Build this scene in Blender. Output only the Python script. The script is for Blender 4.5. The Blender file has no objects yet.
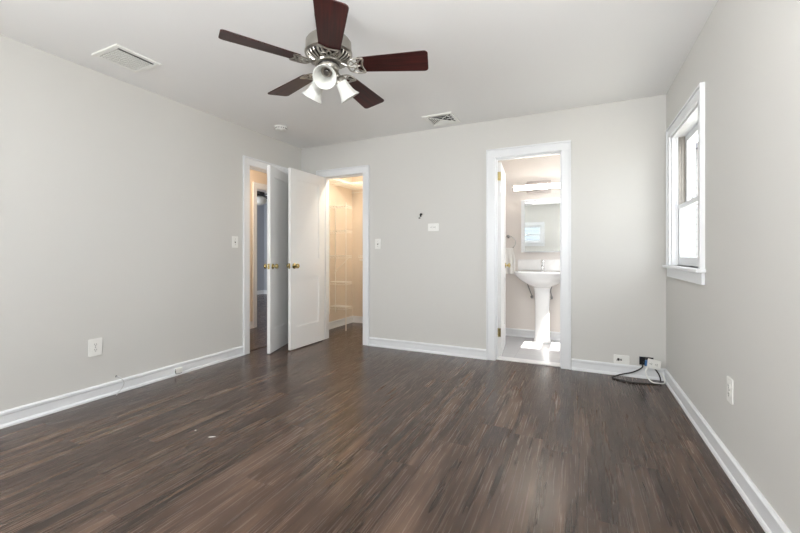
import bpy, bmesh, math, random
from mathutils import Vector, Matrix
PI = math.pi
R = math.radians
random.seed(7)
scene = bpy.context.scene
C = scene.collection

# ---------------------------------------------------------------- camera
cam_d = bpy.data.cameras.new('camera')
cam_d.sensor_width = 36.0
cam_d.lens = 36.0 * 378.31 / 800.0
cam_d.shift_y = -12.57 / 800.0
cam_d.clip_start = 0.02
cam = bpy.data.objects.new('camera', cam_d)
cam.location = (0, 0, 1.0794)
cam.rotation_euler = (PI / 2, 0, R(25.2377))
C.objects.link(cam)
scene.camera = cam

# ---------------------------------------------------------------- view / world / sun / window light
vs = scene.view_settings
vs.view_transform = 'Standard'
vs.look = 'None'
vs.gamma = 1.0
vs.use_curve_mapping = False
vs.exposure = 0.93
scene.cycles.use_denoising = True
scene.cycles.max_bounces = 10
scene.cycles.diffuse_bounces = 6
scene.cycles.sample_clamp_indirect = 6.0
scene.cycles.caustics_reflective = False
scene.cycles.caustics_refractive = False

world = bpy.data.worlds.new('sky')
scene.world = world
world.use_nodes = True
bg = world.node_tree.nodes['Background']
bg.inputs['Color'].default_value = (0.90, 0.95, 1.0, 1)
bg.inputs['Strength'].default_value = 2.9

sun_d = bpy.data.lights.new('sun', 'SUN')
sun_d.energy = 14.0
sun_d.angle = R(0.5)
sun_d.color = (1.0, 0.95, 0.87)
sun = bpy.data.objects.new('sun', sun_d)
sun.rotation_euler = Vector((-1, 0, -1.3)).to_track_quat('-Z', 'Y').to_euler()
C.objects.link(sun)


def area(name, loc, direction, sx, sy, power, color=(1, 1, 1), portal=False):
    d = bpy.data.lights.new(name, 'AREA')
    d.shape = 'RECTANGLE'
    d.size, d.size_y = sx, sy
    d.energy = power
    d.color = color
    o = bpy.data.objects.new(name, d)
    o.location = loc
    o.rotation_euler = Vector(direction).to_track_quat('-Z', 'Y').to_euler()
    C.objects.link(o)
    if portal:
        d.cycles.is_portal = True
    return o


def point(name, loc, power, color, r=0.05):
    d = bpy.data.lights.new(name, 'POINT')
    d.energy = power
    d.color = color
    d.shadow_soft_size = r
    o = bpy.data.objects.new(name, d)
    o.location = loc
    C.objects.link(o)
    return o


# fill lamps added at two invented windows; portals; daylight of bathroom and far room
area('added_fill_rear', (-2.35, -1.15, 1.45), (1.1, 1, -0.25), 1.1, 1.1, 45, (0.97, 0.985, 1.0))
area('added_fill_side', (0.63, -0.45, 1.45), (-1, 0.4, 0.1), 1.0, 1.0, 9, (0.97, 0.985, 1.0))
area('added_fill_ceiling', (0.15, -0.15, 1.60), (-0.05, 0.8, 1), 0.3, 0.3, 32, (0.99, 0.99, 0.99))  # added fill lamp aimed upwards to brighten the ceiling
area('daylight_portal_rear_large', (-2.35, -1.34, 1.45), (0, 1, 0), 1.1, 1.1, 1, portal=True)
area('daylight_portal_side_near', (0.85, -0.45, 1.50), (-1, 0, 0), 1.0, 1.03, 1, portal=True)
area('daylight_portal_side', (0.85, 3.27, 1.5), (-1, 0, 0), 0.8, 1.03, 1, portal=True)
area('daylight_portal_rear', (-1.26, -1.34, 1.635), (0, 1, 0), 0.68, 0.49, 1, portal=True)
area('daylight_portal_bath', (0.85, 4.73, 1.47), (-1, 0, 0), 0.5, 0.76, 1, portal=True)
area('daylight_bath_window', (0.60, 4.72, 1.5), (-1, -0.05, 0.1), 0.4, 0.8, 6, (0.97, 0.98, 1.0))
area('daylight_far_room', (-6.4, 3.2, 1.5), (0.1, 1, 0), 1.6, 1.2, 45, (0.90, 0.94, 1.0))
point('closet_bulb', (-2.30, 4.20, 2.25), 14, (1.0, 0.92, 0.80), 0.05)
point('hall_bulb', (-3.85, 3.2, 2.3), 17, (1.0, 0.80, 0.62), 0.06)


# ---------------------------------------------------------------- materials
def new_mat(name):
    m = bpy.data.materials.new(name)
    m.use_nodes = True
    nt = m.node_tree
    return m, nt, nt.nodes['Principled BSDF']


def srgb(r, g, b):
    f = lambda c: (c / 255 / 12.92) if c / 255 <= 0.04045 else ((c / 255 + 0.055) / 1.055) ** 2.4
    return (f(r), f(g), f(b), 1)


def plain(name, col, rough=0.5, metal=0.0, bump=0.0, bscale=200, spec=0.5, vary=0.0, vscale=6):
    m, nt, p = new_mat(name)
    p.inputs['Base Color'].default_value = col
    p.inputs['Roughness'].default_value = rough
    p.inputs['Metallic'].default_value = metal
    p.inputs['Specular IOR Level'].default_value = spec
    tc = nt.nodes.new('ShaderNodeTexCoord')
    if vary:
        n = nt.nodes.new('ShaderNodeTexNoise')
        n.inputs['Scale'].default_value = vscale
        n.inputs['Detail'].default_value = 4
        nt.links.new(tc.outputs['Object'], n.inputs['Vector'])
        r = nt.nodes.new('ShaderNodeValToRGB')
        r.color_ramp.elements[0].color = tuple(c * (1 - vary) for c in col[:3]) + (1,)
        r.color_ramp.elements[1].color = tuple(min(1, c * (1 + vary)) for c in col[:3]) + (1,)
        r.color_ramp.elements[0].position = 0.3
        r.color_ramp.elements[1].position = 0.7
        nt.links.new(n.outputs['Fac'], r.inputs['Fac'])
        nt.links.new(r.outputs['Color'], p.inputs['Base Color'])
    if bump:
        n = nt.nodes.new('ShaderNodeTexNoise')
        n.inputs['Scale'].default_value = bscale
        n.inputs['Detail'].default_value = 3
        nt.links.new(tc.outputs['Object'], n.inputs['Vector'])
        b = nt.nodes.new('ShaderNodeBump')
        b.inputs['Strength'].default_value = bump
        b.inputs['Distance'].default_value = 0.002
        nt.links.new(n.outputs['Fac'], b.inputs['Height'])
        nt.links.new(b.outputs['Normal'], p.inputs['Normal'])
    return m


def emit(name, col, strength):
    m, nt, p = new_mat(name)
    p.inputs['Base Color'].default_value = (0.9, 0.9, 0.9, 1)
    p.inputs['Emission Color'].default_value = col
    p.inputs['Emission Strength'].default_value = strength
    return m


def glass_mat():
    m = bpy.data.materials.new('window_glass')
    m.use_nodes = True
    nt = m.node_tree
    nt.nodes.clear()
    out = nt.nodes.new('ShaderNodeOutputMaterial')
    mix = nt.nodes.new('ShaderNodeMixShader')
    t = nt.nodes.new('ShaderNodeBsdfTransparent')
    g = nt.nodes.new('ShaderNodeBsdfGlossy')
    g.inputs['Roughness'].default_value = 0.02
    mix.inputs[0].default_value = 0.04
    nt.links.new(t.outputs[0], mix.inputs[1])
    nt.links.new(g.outputs[0], mix.inputs[2])
    nt.links.new(mix.outputs[0], out.inputs['Surface'])
    return m


def plank_floor():
    """vinyl planks laid along Y, 0.18 wide, 1.22 long, staggered"""
    m, nt, p = new_mat('plank_floor')
    N, L = nt.nodes.new, nt.links.new
    tc = N('ShaderNodeTexCoord')
    sep = N('ShaderNodeSeparateXYZ')
    L(tc.outputs['Object'], sep.inputs[0])

    def mth(op, a, b=None):
        n = N('ShaderNodeMath')
        n.operation = op
        for i, v in enumerate((a, b)):
            if v is None:
                continue
            if isinstance(v, (int, float)):
                n.inputs[i].default_value = v
            else:
                L(v, n.inputs[i])
        return n.outputs[0]
    u = mth('DIVIDE', sep.outputs['X'], 0.182)
    row = mth('FLOOR', u)
    fu = mth('SUBTRACT', u, row)
    wn = N('ShaderNodeTexWhiteNoise')
    wn.noise_dimensions = '1D'
    L(row, wn.inputs['W'])
    v = mth('ADD', mth('DIVIDE', sep.outputs['Y'], 1.22), wn.outputs['Value'])
    col_i = mth('FLOOR', v)
    fv = mth('SUBTRACT', v, col_i)
    cid = N('ShaderNodeCombineXYZ')
    L(row, cid.inputs[0])
    L(col_i, cid.inputs[1])
    wn2 = N('ShaderNodeTexWhiteNoise')
    wn2.noise_dimensions = '3D'
    L(cid.outputs[0], wn2.inputs['Vector'])
    # per-plank grain coordinates
    off = N('ShaderNodeVectorMath')
    off.operation = 'MULTIPLY_ADD'
    L(wn2.outputs['Color'], off.inputs[0])
    off.inputs[1].default_value = (7, 13, 5)
    L(tc.outputs['Object'], off.inputs[2])

    def noise(scale3, scale, detail, rough, dist=0.0):
        mp = N('ShaderNodeMapping')
        mp.inputs['Scale'].default_value = scale3
        L(off.outputs[0], mp.inputs[0])
        n = N('ShaderNodeTexNoise')
        n.inputs['Scale'].default_value = scale
        n.inputs['Detail'].default_value = detail
        n.inputs['Roughness'].default_value = rough
        n.inputs['Distortion'].default_value = dist
        L(mp.outputs[0], n.inputs['Vector'])
        return n.outputs['Fac']
    broad = noise((12, 1.0, 1), 1.0, 3, 0.5, 0.4)
    mid = noise((48, 2.6, 1), 1.0, 3, 0.55, 0.3)
    fine = noise((170, 4, 1), 1.0, 2, 0.5)
    tone = mth('ADD', mth('ADD', mth('MULTIPLY', broad, 0.72), mth('MULTIPLY', mid, 0.20)), mth('MULTIPLY', fine, 0.09))
    tone = mth('ADD', tone, mth('MULTIPLY', mth('SUBTRACT', wn2.outputs['Value'], 0.5), 0.05))
    ramp = N('ShaderNodeValToRGB')
    cr = ramp.color_ramp
    cr.elements[0].position = 0.36
    cr.elements[0].color = srgb(*FLOOR_DARK)
    cr.elements[1].position = 0.71
    cr.elements[1].color = srgb(*FLOOR_LIGHT)
    e = cr.elements.new(0.535)
    e.color = srgb(*FLOOR_MID)
    L(tone, ramp.inputs['Fac'])
    # seams
    sx = mth('LESS_THAN', mth('MINIMUM', fu, mth('SUBTRACT', 1.0, fu)), 0.005)
    sy = mth('LESS_THAN', mth('MINIMUM', fv, mth('SUBTRACT', 1.0, fv)), 0.0010)
    seam = mth('MAXIMUM', sx, sy)
    mixc = N('ShaderNodeMix')
    mixc.data_type = 'RGBA'
    L(mth('MULTIPLY', seam, 0.4), mixc.inputs['Factor'])
    L(ramp.outputs['Color'], mixc.inputs['A'])
    mixc.inputs['B'].default_value = srgb(38, 30, 26)
    L(mixc.outputs['Result'], p.inputs['Base Color'])
    rr = mth('ADD', mth('MULTIPLY', fine, 0.14), 0.19)
    L(rr, p.inputs['Roughness'])
    p.inputs['Specular IOR Level'].default_value = 0.5
    b = N('ShaderNodeBump')
    b.inputs['Strength'].default_value = 0.06
    b.inputs['Distance'].default_value = 0.001
    L(mth('SUBTRACT', fine, mth('MULTIPLY', seam, 0.5)), b.inputs['Height'])
    L(b.outputs['Normal'], p.inputs['Normal'])
    return m


FLOOR_DARK, FLOOR_MID, FLOOR_LIGHT = (44, 33, 27), (78, 61, 51), (112, 91, 77)


def blade_wood():
    m, nt, p = new_mat('mahogany_blade')
    N, L = nt.nodes.new, nt.links.new
    tc = N('ShaderNodeTexCoord')
    mp = N('ShaderNodeMapping')
    mp.inputs['Scale'].default_value = (3, 60, 20)
    L(tc.outputs['Object'], mp.inputs[0])
    n = N('ShaderNodeTexNoise')
    n.inputs['Scale'].default_value = 1.0
    n.inputs['Detail'].default_value = 4
    n.inputs['Distortion'].default_value = 0.7
    L(mp.outputs[0], n.inputs['Vector'])
    r = N('ShaderNodeValToRGB')
    r.color_ramp.elements[0].position = 0.3
    r.color_ramp.elements[0].color = srgb(30, 11, 10)
    r.color_ramp.elements[1].position = 0.75
    r.color_ramp.elements[1].color = srgb(74, 27, 23)
    L(n.outputs['Fac'], r.inputs['Fac'])
    L(r.outputs['Color'], p.inputs['Base Color'])
    p.inputs['Roughness'].default_value = 0.42
    p.inputs['Specular IOR Level'].default_value = 0.3
    return m


def siding(name, col):
    m, nt, p = new_mat(name)
    N, L = nt.nodes.new, nt.links.new
    tc = N('ShaderNodeTexCoord')
    w = N('ShaderNodeTexWave')
    w.wave_type = 'BANDS'
    w.bands_direction = 'Z'
    w.wave_profile = 'SAW'
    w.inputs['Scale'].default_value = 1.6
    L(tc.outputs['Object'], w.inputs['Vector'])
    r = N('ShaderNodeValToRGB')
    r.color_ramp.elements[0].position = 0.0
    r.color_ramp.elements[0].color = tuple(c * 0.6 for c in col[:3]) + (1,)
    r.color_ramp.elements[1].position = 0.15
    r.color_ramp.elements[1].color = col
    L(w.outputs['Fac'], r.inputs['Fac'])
    L(r.outputs['Color'], p.inputs['Base Color'])
    return m


def tile_mat():
    m, nt, p = new_mat('pale_grey_tile')
    N, L = nt.nodes.new, nt.links.new
    tc = N('ShaderNodeTexCoord')
    b = N('ShaderNodeTexBrick')
    b.offset = 0.0
    b.inputs['Scale'].default_value = 1.0
    b.inputs['Brick Width'].default_value = 0.6
    b.inputs['Row Height'].default_value = 0.6
    b.inputs['Mortar Size'].default_value = 0.003
    b.inputs['Color1'].default_value = srgb(196, 196, 198)
    b.inputs['Color2'].default_value = srgb(190, 190, 193)
    b.inputs['Mortar'].default_value = srgb(180, 180, 182)
    L(tc.outputs['Object'], b.inputs['Vector'])
    L(b.outputs['Color'], p.inputs['Base Color'])
    p.inputs['Roughness'].default_value = 0.22
    return m


M = dict(
    wall=plain('greige_wall_paint', srgb(206, 205, 201), 0.75, bump=0.06, bscale=160, spec=0.25),
    bath_wall=plain('pale_bath_paint', srgb(226, 220, 215), 0.7, bump=0.05, bscale=160, spec=0.3),
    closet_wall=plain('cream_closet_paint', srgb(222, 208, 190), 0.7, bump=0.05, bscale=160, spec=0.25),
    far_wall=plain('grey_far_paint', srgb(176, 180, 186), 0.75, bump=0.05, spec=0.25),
    ceiling=plain('ceiling_paint', srgb(236, 236, 235), 0.85, bump=0.08, bscale=120, spec=0.15),
    trim=plain('white_semigloss', srgb(227, 229, 231), 0.32, bump=0.02, bscale=60),
    door=plain('white_door_paint', srgb(232, 232, 231), 0.36, bump=0.03, bscale=60),
    floor=plank_floor(),
    tile=tile_mat(),
    blade=blade_wood(),
    nickel=plain('brushed_nickel', (0.40, 0.38, 0.34, 1), 0.30, 1.0, bump=0.05, bscale=90),
    dark_nickel=plain('dark_nickel', (0.16, 0.15, 0.14, 1), 0.4, 1.0, vary=0.05),
    dark_vent=plain('dark_motor_slots', srgb(40, 36, 33), 0.6, vary=0.1),
    chrome=plain('chrome', (0.75, 0.75, 0.76, 1), 0.1, 1.0, vary=0.02),
    brass=plain('polished_brass', srgb(188, 172, 122), 0.22, 1.0, vary=0.06, vscale=40),
    frosted=plain('frosted_glass', srgb(208, 209, 204), 0.35, vary=0.03, vscale=30),
    plastic=plain('white_plastic', srgb(232, 232, 228), 0.35, vary=0.01),
    slot=plain('dark_slot', srgb(60, 58, 55), 0.6, vary=0.1, vscale=60),
    black=plain('black_rubber', srgb(24, 24, 26), 0.45, vary=0.1, vscale=40),
    blue=plain('blue_wire_box', srgb(58, 112, 168), 0.45, vary=0.1, vscale=60),
    white_wire=plain('white_coated_wire', srgb(238, 232, 220), 0.35, vary=0.02),
    porcelain=plain('white_porcelain', srgb(240, 240, 240), 0.1, vary=0.01),
    marble=plain('white_marble', srgb(232, 231, 230), 0.2, vary=0.06, vscale=9),
    towel=plain('white_terry', srgb(238, 236, 232), 0.95, bump=0.9, bscale=420, vary=0.03),
    mirror=plain('mirror_silver', (0.86, 0.88, 0.87, 1), 0.01, 1.0),
    tube=emit('lit_tube', (1.0, 0.90, 0.78, 1), 16.0),
    glass=glass_mat(),
    track=plain('aluminium_track', srgb(150, 145, 138), 0.45, 0.6, vary=0.08, vscale=30),
    duct=plain('dark_duct', srgb(26, 25, 24), 0.8, vary=0.15, vscale=60),
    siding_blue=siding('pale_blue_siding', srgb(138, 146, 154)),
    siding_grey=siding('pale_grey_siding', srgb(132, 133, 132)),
    shingle=plain('roof_shingle', srgb(104, 104, 108), 0.9, vary=0.2, vscale=12),
    grass=plain('gravel_yard', srgb(150, 149, 144), 0.95, vary=0.25, vscale=3),
    fan_dark=plain('dark_blade_paint', srgb(36, 34, 36), 0.5, vary=0.1),
)


# ---------------------------------------------------------------- helpers
def BM():
    return bmesh.new()


def box(bm, x0, x1, y0, y1, z0, z1, mat=None):
    vs_ = [bm.verts.new(p) for p in ((x0, y0, z0), (x1, y0, z0), (x1, y1, z0), (x0, y1, z0), (x0, y0, z1), (x1, y0, z1), (x1, y1, z1), (x0, y1, z1))]
    if mat is not None:
        for v in vs_:
            v.co = mat @ v.co
    for f in ((0, 3, 2, 1), (4, 5, 6, 7), (0, 1, 5, 4), (1, 2, 6, 5), (2, 3, 7, 6), (3, 0, 4, 7)):
        bm.faces.new([vs_[i] for i in f])


def loft(bm, rings, close=True, cap0=True, cap1=True):
    rv = [[bm.verts.new(p) for p in r] for r in rings]
    n = len(rv[0])
    for a, b in zip(rv, rv[1:]):
        for i in range(n if close else n - 1):
            j = (i + 1) % n
            bm.faces.new((a[i], a[j], b[j], b[i]))
    if cap0:
        bm.faces.new(list(reversed(rv[0])))
    if cap1:
        bm.faces.new(rv[-1])
    return rv


def lathe(bm, prof, mat=None, seg=32, cap0=True, cap1=True):
    """prof: list of (r, z), turned about Z"""
    mat = mat or Matrix()
    rings = []
    for r, z in prof:
        r = max(r, 1e-4)
        rings.append([mat @ Vector((r * math.cos(2 * PI * k / seg), r * math.sin(2 * PI * k / seg), z)) for k in range(seg)])
    loft(bm, rings, True, cap0, cap1)


def frame_to(p0, d):
    q = Vector(d).normalized().to_track_quat('Z', 'Y')
    return Matrix.Translation(Vector(p0)) @ q.to_matrix().to_4x4()


def cyl(bm, p0, p1, r, r1=None, seg=12):
    p0, p1 = Vector(p0), Vector(p1)
    lathe(bm, [(r, 0), (r if r1 is None else r1, (p1 - p0).length)], frame_to(p0, p1 - p0), seg)


def tube(bm, pts, r, seg=8, closed=False, flat=1.0):
    pts = [Vector(p) for p in pts]
    n = len(pts)
    rings = []
    prev = None
    for i, p in enumerate(pts):
        a = pts[(i - 1) % n] if (i > 0 or closed) else p
        b = pts[(i + 1) % n] if (i < n - 1 or closed) else p
        t = (b - a).normalized()
        ref = prev if prev is not None else (Vector((0, 0, 1)) if abs(t.z) < 0.9 else Vector((1, 0, 0)))
        s = t.cross(ref)
        if s.length < 1e-5:
            s = t.cross(Vector((1, 0.3, 0)))
        s.normalize()
        u = s.cross(t).normalized()
        prev = u
        rings.append([p + s * r * math.cos(2 * PI * k / seg) + u * r * flat * math.sin(2 * PI * k / seg) for k in range(seg)])
    if closed:
        rings.append(rings[0])
        loft(bm, rings, True, False, False)
        bmesh.ops.remove_doubles(bm, verts=bm.verts, dist=1e-6)
    else:
        loft(bm, rings)


def spline(pts, n=8):
    pts = [Vector(p) for p in pts]
    out = []
    P = [pts[0] * 2 - pts[1]] + pts + [pts[-1] * 2 - pts[-2]]
    for i in range(1, len(P) - 2):
        p0, p1, p2, p3 = P[i - 1:i + 3]
        for k in range(n):
            t = k / n
            out.append(0.5 * ((2 * p1) + (p2 - p0) * t + (2 * p0 - 5 * p1 + 4 * p2 - p3) * t * t + (3 * p1 - p0 - 3 * p2 + p3) * t ** 3))
    out.append(pts[-1])
    return out


def prism(bm, pts2, z0, z1, mat=None):
    mat = mat or Matrix()
    loft(bm, [[mat @ Vector((x, y, z0)) for x, y in pts2], [mat @ Vector((x, y, z1)) for x, y in pts2]])


def rrect(w, h, r, n=5, cx=0, cy=0):
    out = []
    for sx, sy, a0 in ((1, 1, 0), (-1, 1, 90), (-1, -1, 180), (1, -1, 270)):
        for k in range(n + 1):
            a = R(a0 + 90 * k / n)
            out.append((cx + sx * (w / 2 - r) + r * math.cos(a), cy + sy * (h / 2 - r) + r * math.sin(a)))
    return out


def obj(name, bm, m, parent=None, loc=None, smooth=False, bevel=0, label=None):
    bmesh.ops.recalc_face_normals(bm, faces=bm.faces)
    me = bpy.data.meshes.new(name)
    bm.to_mesh(me)
    bm.free()
    me.materials.append(m)
    o = bpy.data.objects.new(name, me)
    C.objects.link(o)
    if parent is not None:
        o.parent = parent
    if loc is not None:
        o.location = loc
    if smooth:
        me.shade_smooth()
        md = o.modifiers.new('split', 'EDGE_SPLIT')
        md.split_angle = R(38)
    if bevel:
        md = o.modifiers.new('bevel', 'BEVEL')
        md.width = bevel
        md.segments = 2
        md.limit_method = 'ANGLE'
    if label:
        o['label'] = label
    return o


def tag(o, label, cat, group=None, kind=None):
    o['label'] = label
    o['category'] = cat
    if group:
        o['group'] = group
    if kind:
        o['kind'] = kind
    return o


def thing(name, label, cat, loc=(0, 0, 0), rotz=0, group=None, kind=None):
    o = bpy.data.objects.new(name, None)
    o.empty_display_size = 0.1
    C.objects.link(o)
    o.location = loc
    o.rotation_euler = (0, 0, rotz)
    return tag(o, label, cat, group, kind)


def struct(name, bm, m, label, cat, bevel=0):
    return tag(obj(name, bm, m, bevel=bevel), label, cat, kind='structure')


def wall_mesh(axis, t0, t1, a0, a1, z0, z1, holes):
    """wall slab; axis 'x': runs along x with thickness y t0..t1; 'y': runs along y with thickness x t0..t1"""
    bm = BM()
    acuts = sorted({a0, a1, *[h[0] for h in holes], *[h[1] for h in holes]})
    for a, b in zip(acuts, acuts[1:]):
        segs = [(z0, z1)]
        for h in holes:
            if h[0] < (a + b) / 2 < h[1]:
                ns = []
                for s0, s1 in segs:
                    if h[2] > s0:
                        ns.append((s0, min(s1, h[2])))
                    if h[3] < s1:
                        ns.append((max(s0, h[3]), s1))
                segs = ns
        for s0, s1 in segs:
            if axis == 'x':
                box(bm, a, b, t0, t1, s0, s1)
            else:
                box(bm, t0, t1, a, b, s0, s1)
    return bm


BASE_PROF = [(0, 0), (0.022, 0), (0.0215, 0.010), (0.017, 0.019), (0.013, 0.023), (0.012, 0.074), (0.0165, 0.080), (0.0165, 0.094), (0.008, 0.102), (0, 0.102)]


def base_run(bm, p0, p1, nrm):
    p0, p1, nrm = Vector(p0), Vector(p1), Vector(nrm)
    rings = [[p + nrm * d + Vector((0, 0, z)) for d, z in BASE_PROF] for p in (p0, p1)]
    loft(bm, rings)


# ================================================================ SETTING
XL, XR, YB, YR, H = -3.241, 0.677, 3.883, -1.20, 2.44
YB2 = YB + 0.12          # back face of the back wall
YC = 5.10                # closet and bathroom end wall

bm = BM(); box(bm, -7.9, XR + 0.16, YR - 0.12, 7.8, -0.12, 0)
struct('floor', bm, M['floor'], 'dark brown wood plank floor running towards the back wall', 'floor')
bm = BM(); box(bm, -1.2, XR + 0.001, YB + 0.07, YC, -0.01, 0.008)
struct('floor_bathroom', bm, M['tile'], 'pale grey tile floor inside the bathroom doorway', 'floor')
bm = BM(); box(bm, -7.9, XR + 0.16, YR - 0.12, 7.8, H, H + 0.12)
struct('ceiling', bm, M['ceiling'], 'flat matte off-white ceiling over the empty bedroom', 'ceiling')

# openings
EN0, EN1, DH = 3.02, 3.785, 2.045            # entry opening on the left wall
CL0, CL1 = -2.905, -2.313                    # closet opening
BA0, BA1 = -0.765, -0.146                    # bathroom opening
W1 = (2.865, 3.67, 0.99, 2.015)              # seen window, right wall
W4 = (-0.95, 0.05, 0.99, 2.015)              # unseen side window, added for fill light
WB = (4.46, 5.00, 1.077, 1.87)                # bathroom window
W2 = (-1.60, -0.92, 1.39, 1.88)              # rear window seen in the mirror
W3 = (-2.90, -1.80, 0.90, 2.00)              # unseen rear window, added for fill light

struct('wall_left', wall_mesh('y', XL - 0.12, XL, YR, 5.22, 0, H, [(EN0, EN1, -1, DH)]), M['wall'], 'long plain light grey wall on the left with the entry doorway', 'wall')
struct('wall_back', wall_mesh('x', YB, YB2, XL, XR, 0, H, [(CL0, CL1, -1, DH), (BA0, BA1, -1, DH + 0.01)]), M['wall'], 'light grey back wall holding the closet and bathroom doorways', 'wall')
struct('wall_right', wall_mesh('y', XR, XR + 0.15, YR, 5.22, 0, H, [W1, W4, WB]), M['wall'], 'light grey wall on the right with the white window', 'wall')
struct('wall_rear', wall_mesh('x', YR - 0.12, YR, XL - 0.12, XR + 0.15, 0, H, [W2, W3]), M['wall'], 'grey-green wall with small window seen in the bathroom mirror', 'wall')
bm = wall_mesh('x', YC, YC + 0.12, XL, -1.95, 0, H, [])
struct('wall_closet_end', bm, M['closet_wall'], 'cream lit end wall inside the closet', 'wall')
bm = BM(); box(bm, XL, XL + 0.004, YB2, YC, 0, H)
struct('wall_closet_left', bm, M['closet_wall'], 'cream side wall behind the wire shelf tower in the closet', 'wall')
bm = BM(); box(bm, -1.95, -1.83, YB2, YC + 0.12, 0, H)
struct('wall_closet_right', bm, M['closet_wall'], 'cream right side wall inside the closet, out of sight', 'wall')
bm = BM(); box(bm, -1.20, -1.08, YB2, YC + 0.12, 0, H)
struct('wall_bathroom_left', bm, M['bath_wall'], 'left side wall of the bathroom behind its open door', 'wall')
bm = BM(); box(bm, -1.08, XR, YC, YC + 0.12, 0, H)
struct('wall_bathroom_end', bm, M['bath_wall'], 'bright pale wall behind the bathroom mirror and sink', 'wall')
# hallway and far room
hx = -4.30
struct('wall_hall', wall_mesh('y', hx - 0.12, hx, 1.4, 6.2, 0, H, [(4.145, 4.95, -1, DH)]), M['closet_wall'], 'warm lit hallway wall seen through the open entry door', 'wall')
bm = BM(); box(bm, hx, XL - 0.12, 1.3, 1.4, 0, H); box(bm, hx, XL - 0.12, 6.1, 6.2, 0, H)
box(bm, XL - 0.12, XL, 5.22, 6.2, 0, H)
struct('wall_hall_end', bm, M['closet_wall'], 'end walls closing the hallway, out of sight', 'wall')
bm = BM(); box(bm, -7.8, -7.7, 2.9, 7.8, 0, H); box(bm, -7.8, hx - 0.12, 7.7, 7.8, 0, H); box(bm, -7.8, hx - 0.12, 2.9, 3.0, 0, H)
box(bm, hx - 0.12, hx, 6.2, 7.8, 0, H)
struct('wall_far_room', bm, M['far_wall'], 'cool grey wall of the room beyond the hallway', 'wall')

# baseboards
bm = BM()
base_run(bm, (XL, YR, 0), (XL, EN0 - 0.085, 0), (1, 0, 0))
struct('baseboard_left', bm, M['trim'], 'white moulded baseboard along the left wall', 'baseboard')
bm = BM()
base_run(bm, (XL, YB, 0), (CL0 - 0.09, YB, 0), (0, -1, 0))
base_run(bm, (CL1 + 0.09, YB, 0), (BA0 - 0.083, YB, 0), (0, -1, 0))
base_run(bm, (BA1 + 0.088, YB, 0), (XR, YB, 0), (0, -1, 0))
struct('baseboard_back', bm, M['trim'], 'white moulded baseboard along the back wall between the doorways', 'baseboard')
bm = BM(); base_run(bm, (XR, YR, 0), (XR, YB, 0), (-1, 0, 0))
struct('baseboard_right', bm, M['trim'], 'white moulded baseboard under the window wall', 'baseboard')
bm = BM()
base_run(bm, (XL + 0.004, YB2, 0), (XL + 0.004, YC, 0), (1, 0, 0)); base_run(bm, (XL, YC, 0), (-1.95, YC, 0), (0, -1, 0))
struct('baseboard_closet', bm, M['trim'], 'white baseboard around the inside of the closet', 'baseboard')
bm = BM(); base_run(bm, (-1.08, YC, 0.006), (XR, YC, 0.006), (0, -1, 0))
struct('baseboard_bathroom', bm, M['trim'], 'white baseboard behind the pedestal sink', 'baseboard')
bm = BM(); base_run(bm, (hx, 1.4, 0), (hx, 4.07, 0), (1, 0, 0)); base_run(bm, (-7.7, 3.0, 0), (-7.7, 7.7, 0), (1, 0, 0)); base_run(bm, (-7.7, 7.7, 0), (hx - .12, 7.7, 0), (0, -1, 0))
struct('baseboard_hall', bm, M['trim'], 'white baseboard in the hallway and room beyond', 'baseboard')


def door_trim(name, label, org, rotz, w, h, depth, cl=0.085, cr=0.085, both=True, stop=0.05):
    """local: opening x 0..w, room side at y<=0, wall 0..depth"""
    t = thing(name, label, 'door frame', org, rotz, kind='structure')
    bm = BM()

    def side(yf, s):
        th, bb = 0.016 * s, 0.025 * s
        def yb(a): return (min(yf, yf + a), max(yf, yf + a))
        for x0, x1, b0, b1 in ((-cl + 0.016, 0.0, -cl, -cl + 0.016), (w, w + cr - 0.016, w + cr - 0.016, w + cr)):
            box(bm, x0, x1, *yb(th), 0, h)
            box(bm, b0, b1, *yb(bb), 0, h + 0.069)
        box(bm, -cl + 0.016, w + cr - 0.016, *yb(th), h, h + 0.069)
        box(bm, -cl, w + cr, *yb(bb), h + 0.069, h + 0.085)
    side(0, -1)
    if both:
        side(depth, 1)
    obj('casing', bm, M['trim'], t, bevel=0.003)
    bm = BM()
    box(bm, -0.012, 0.005, -0.006, depth + 0.006, 0, h - 0.005)
    box(bm, w - 0.005, w + 0.012, -0.006, depth + 0.006, 0, h - 0.005)
    box(bm, -0.012, w + 0.012, -0.006, depth + 0.006, h - 0.005, h + 0.012)
    if stop is not None:
        box(bm, 0, 0.011, stop, stop + 0.035, 0, h)
        box(bm, w - 0.011, w, stop, stop + 0.035, 0, h)
        box(bm, 0.011, w - 0.011, stop, stop + 0.035, h - 0.012, h - 0.001)
    obj('jamb', bm, M['trim'], t)
    return t


# left wall: local +x -> world +y? rotate so that room (-y local) faces +x : rotz=+90 gives local x->+y
tr1 = door_trim('trim_1', 'white casing around the entry doorway on the left wall', (XL, EN0, 0), PI / 2, EN1 - EN0, DH, 0.12)
tr2 = door_trim('trim_2', 'white casing around the closet doorway in the corner', (CL0, YB, 0), 0, CL1 - CL0, DH - 0.004, 0.12)
tr3 = door_trim('trim_3', 'white casing around the bright bathroom doorway', (BA0, YB, 0), 0, BA1 - BA0, DH + 0.01, 0.12, stop=0.035)
tr4 = door_trim('trim_4', 'cream lit casing of the doorway across the hall', (hx, 4.145, 0), PI / 2, 0.805, DH, 0.12, 0.07, 0.07)
bm = BM(); box(bm, BA0, BA1, YB + 0.03, YB2 + 0.01, 0, 0.014)
struct('trim_threshold', bm, M['marble'], 'white threshold strip on the floor of the bathroom doorway', 'threshold', bevel=0.003)
bm = BM(); box(bm, XL - 0.075, XL - 0.045, EN0, EN1, 0, 0.005)
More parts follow.
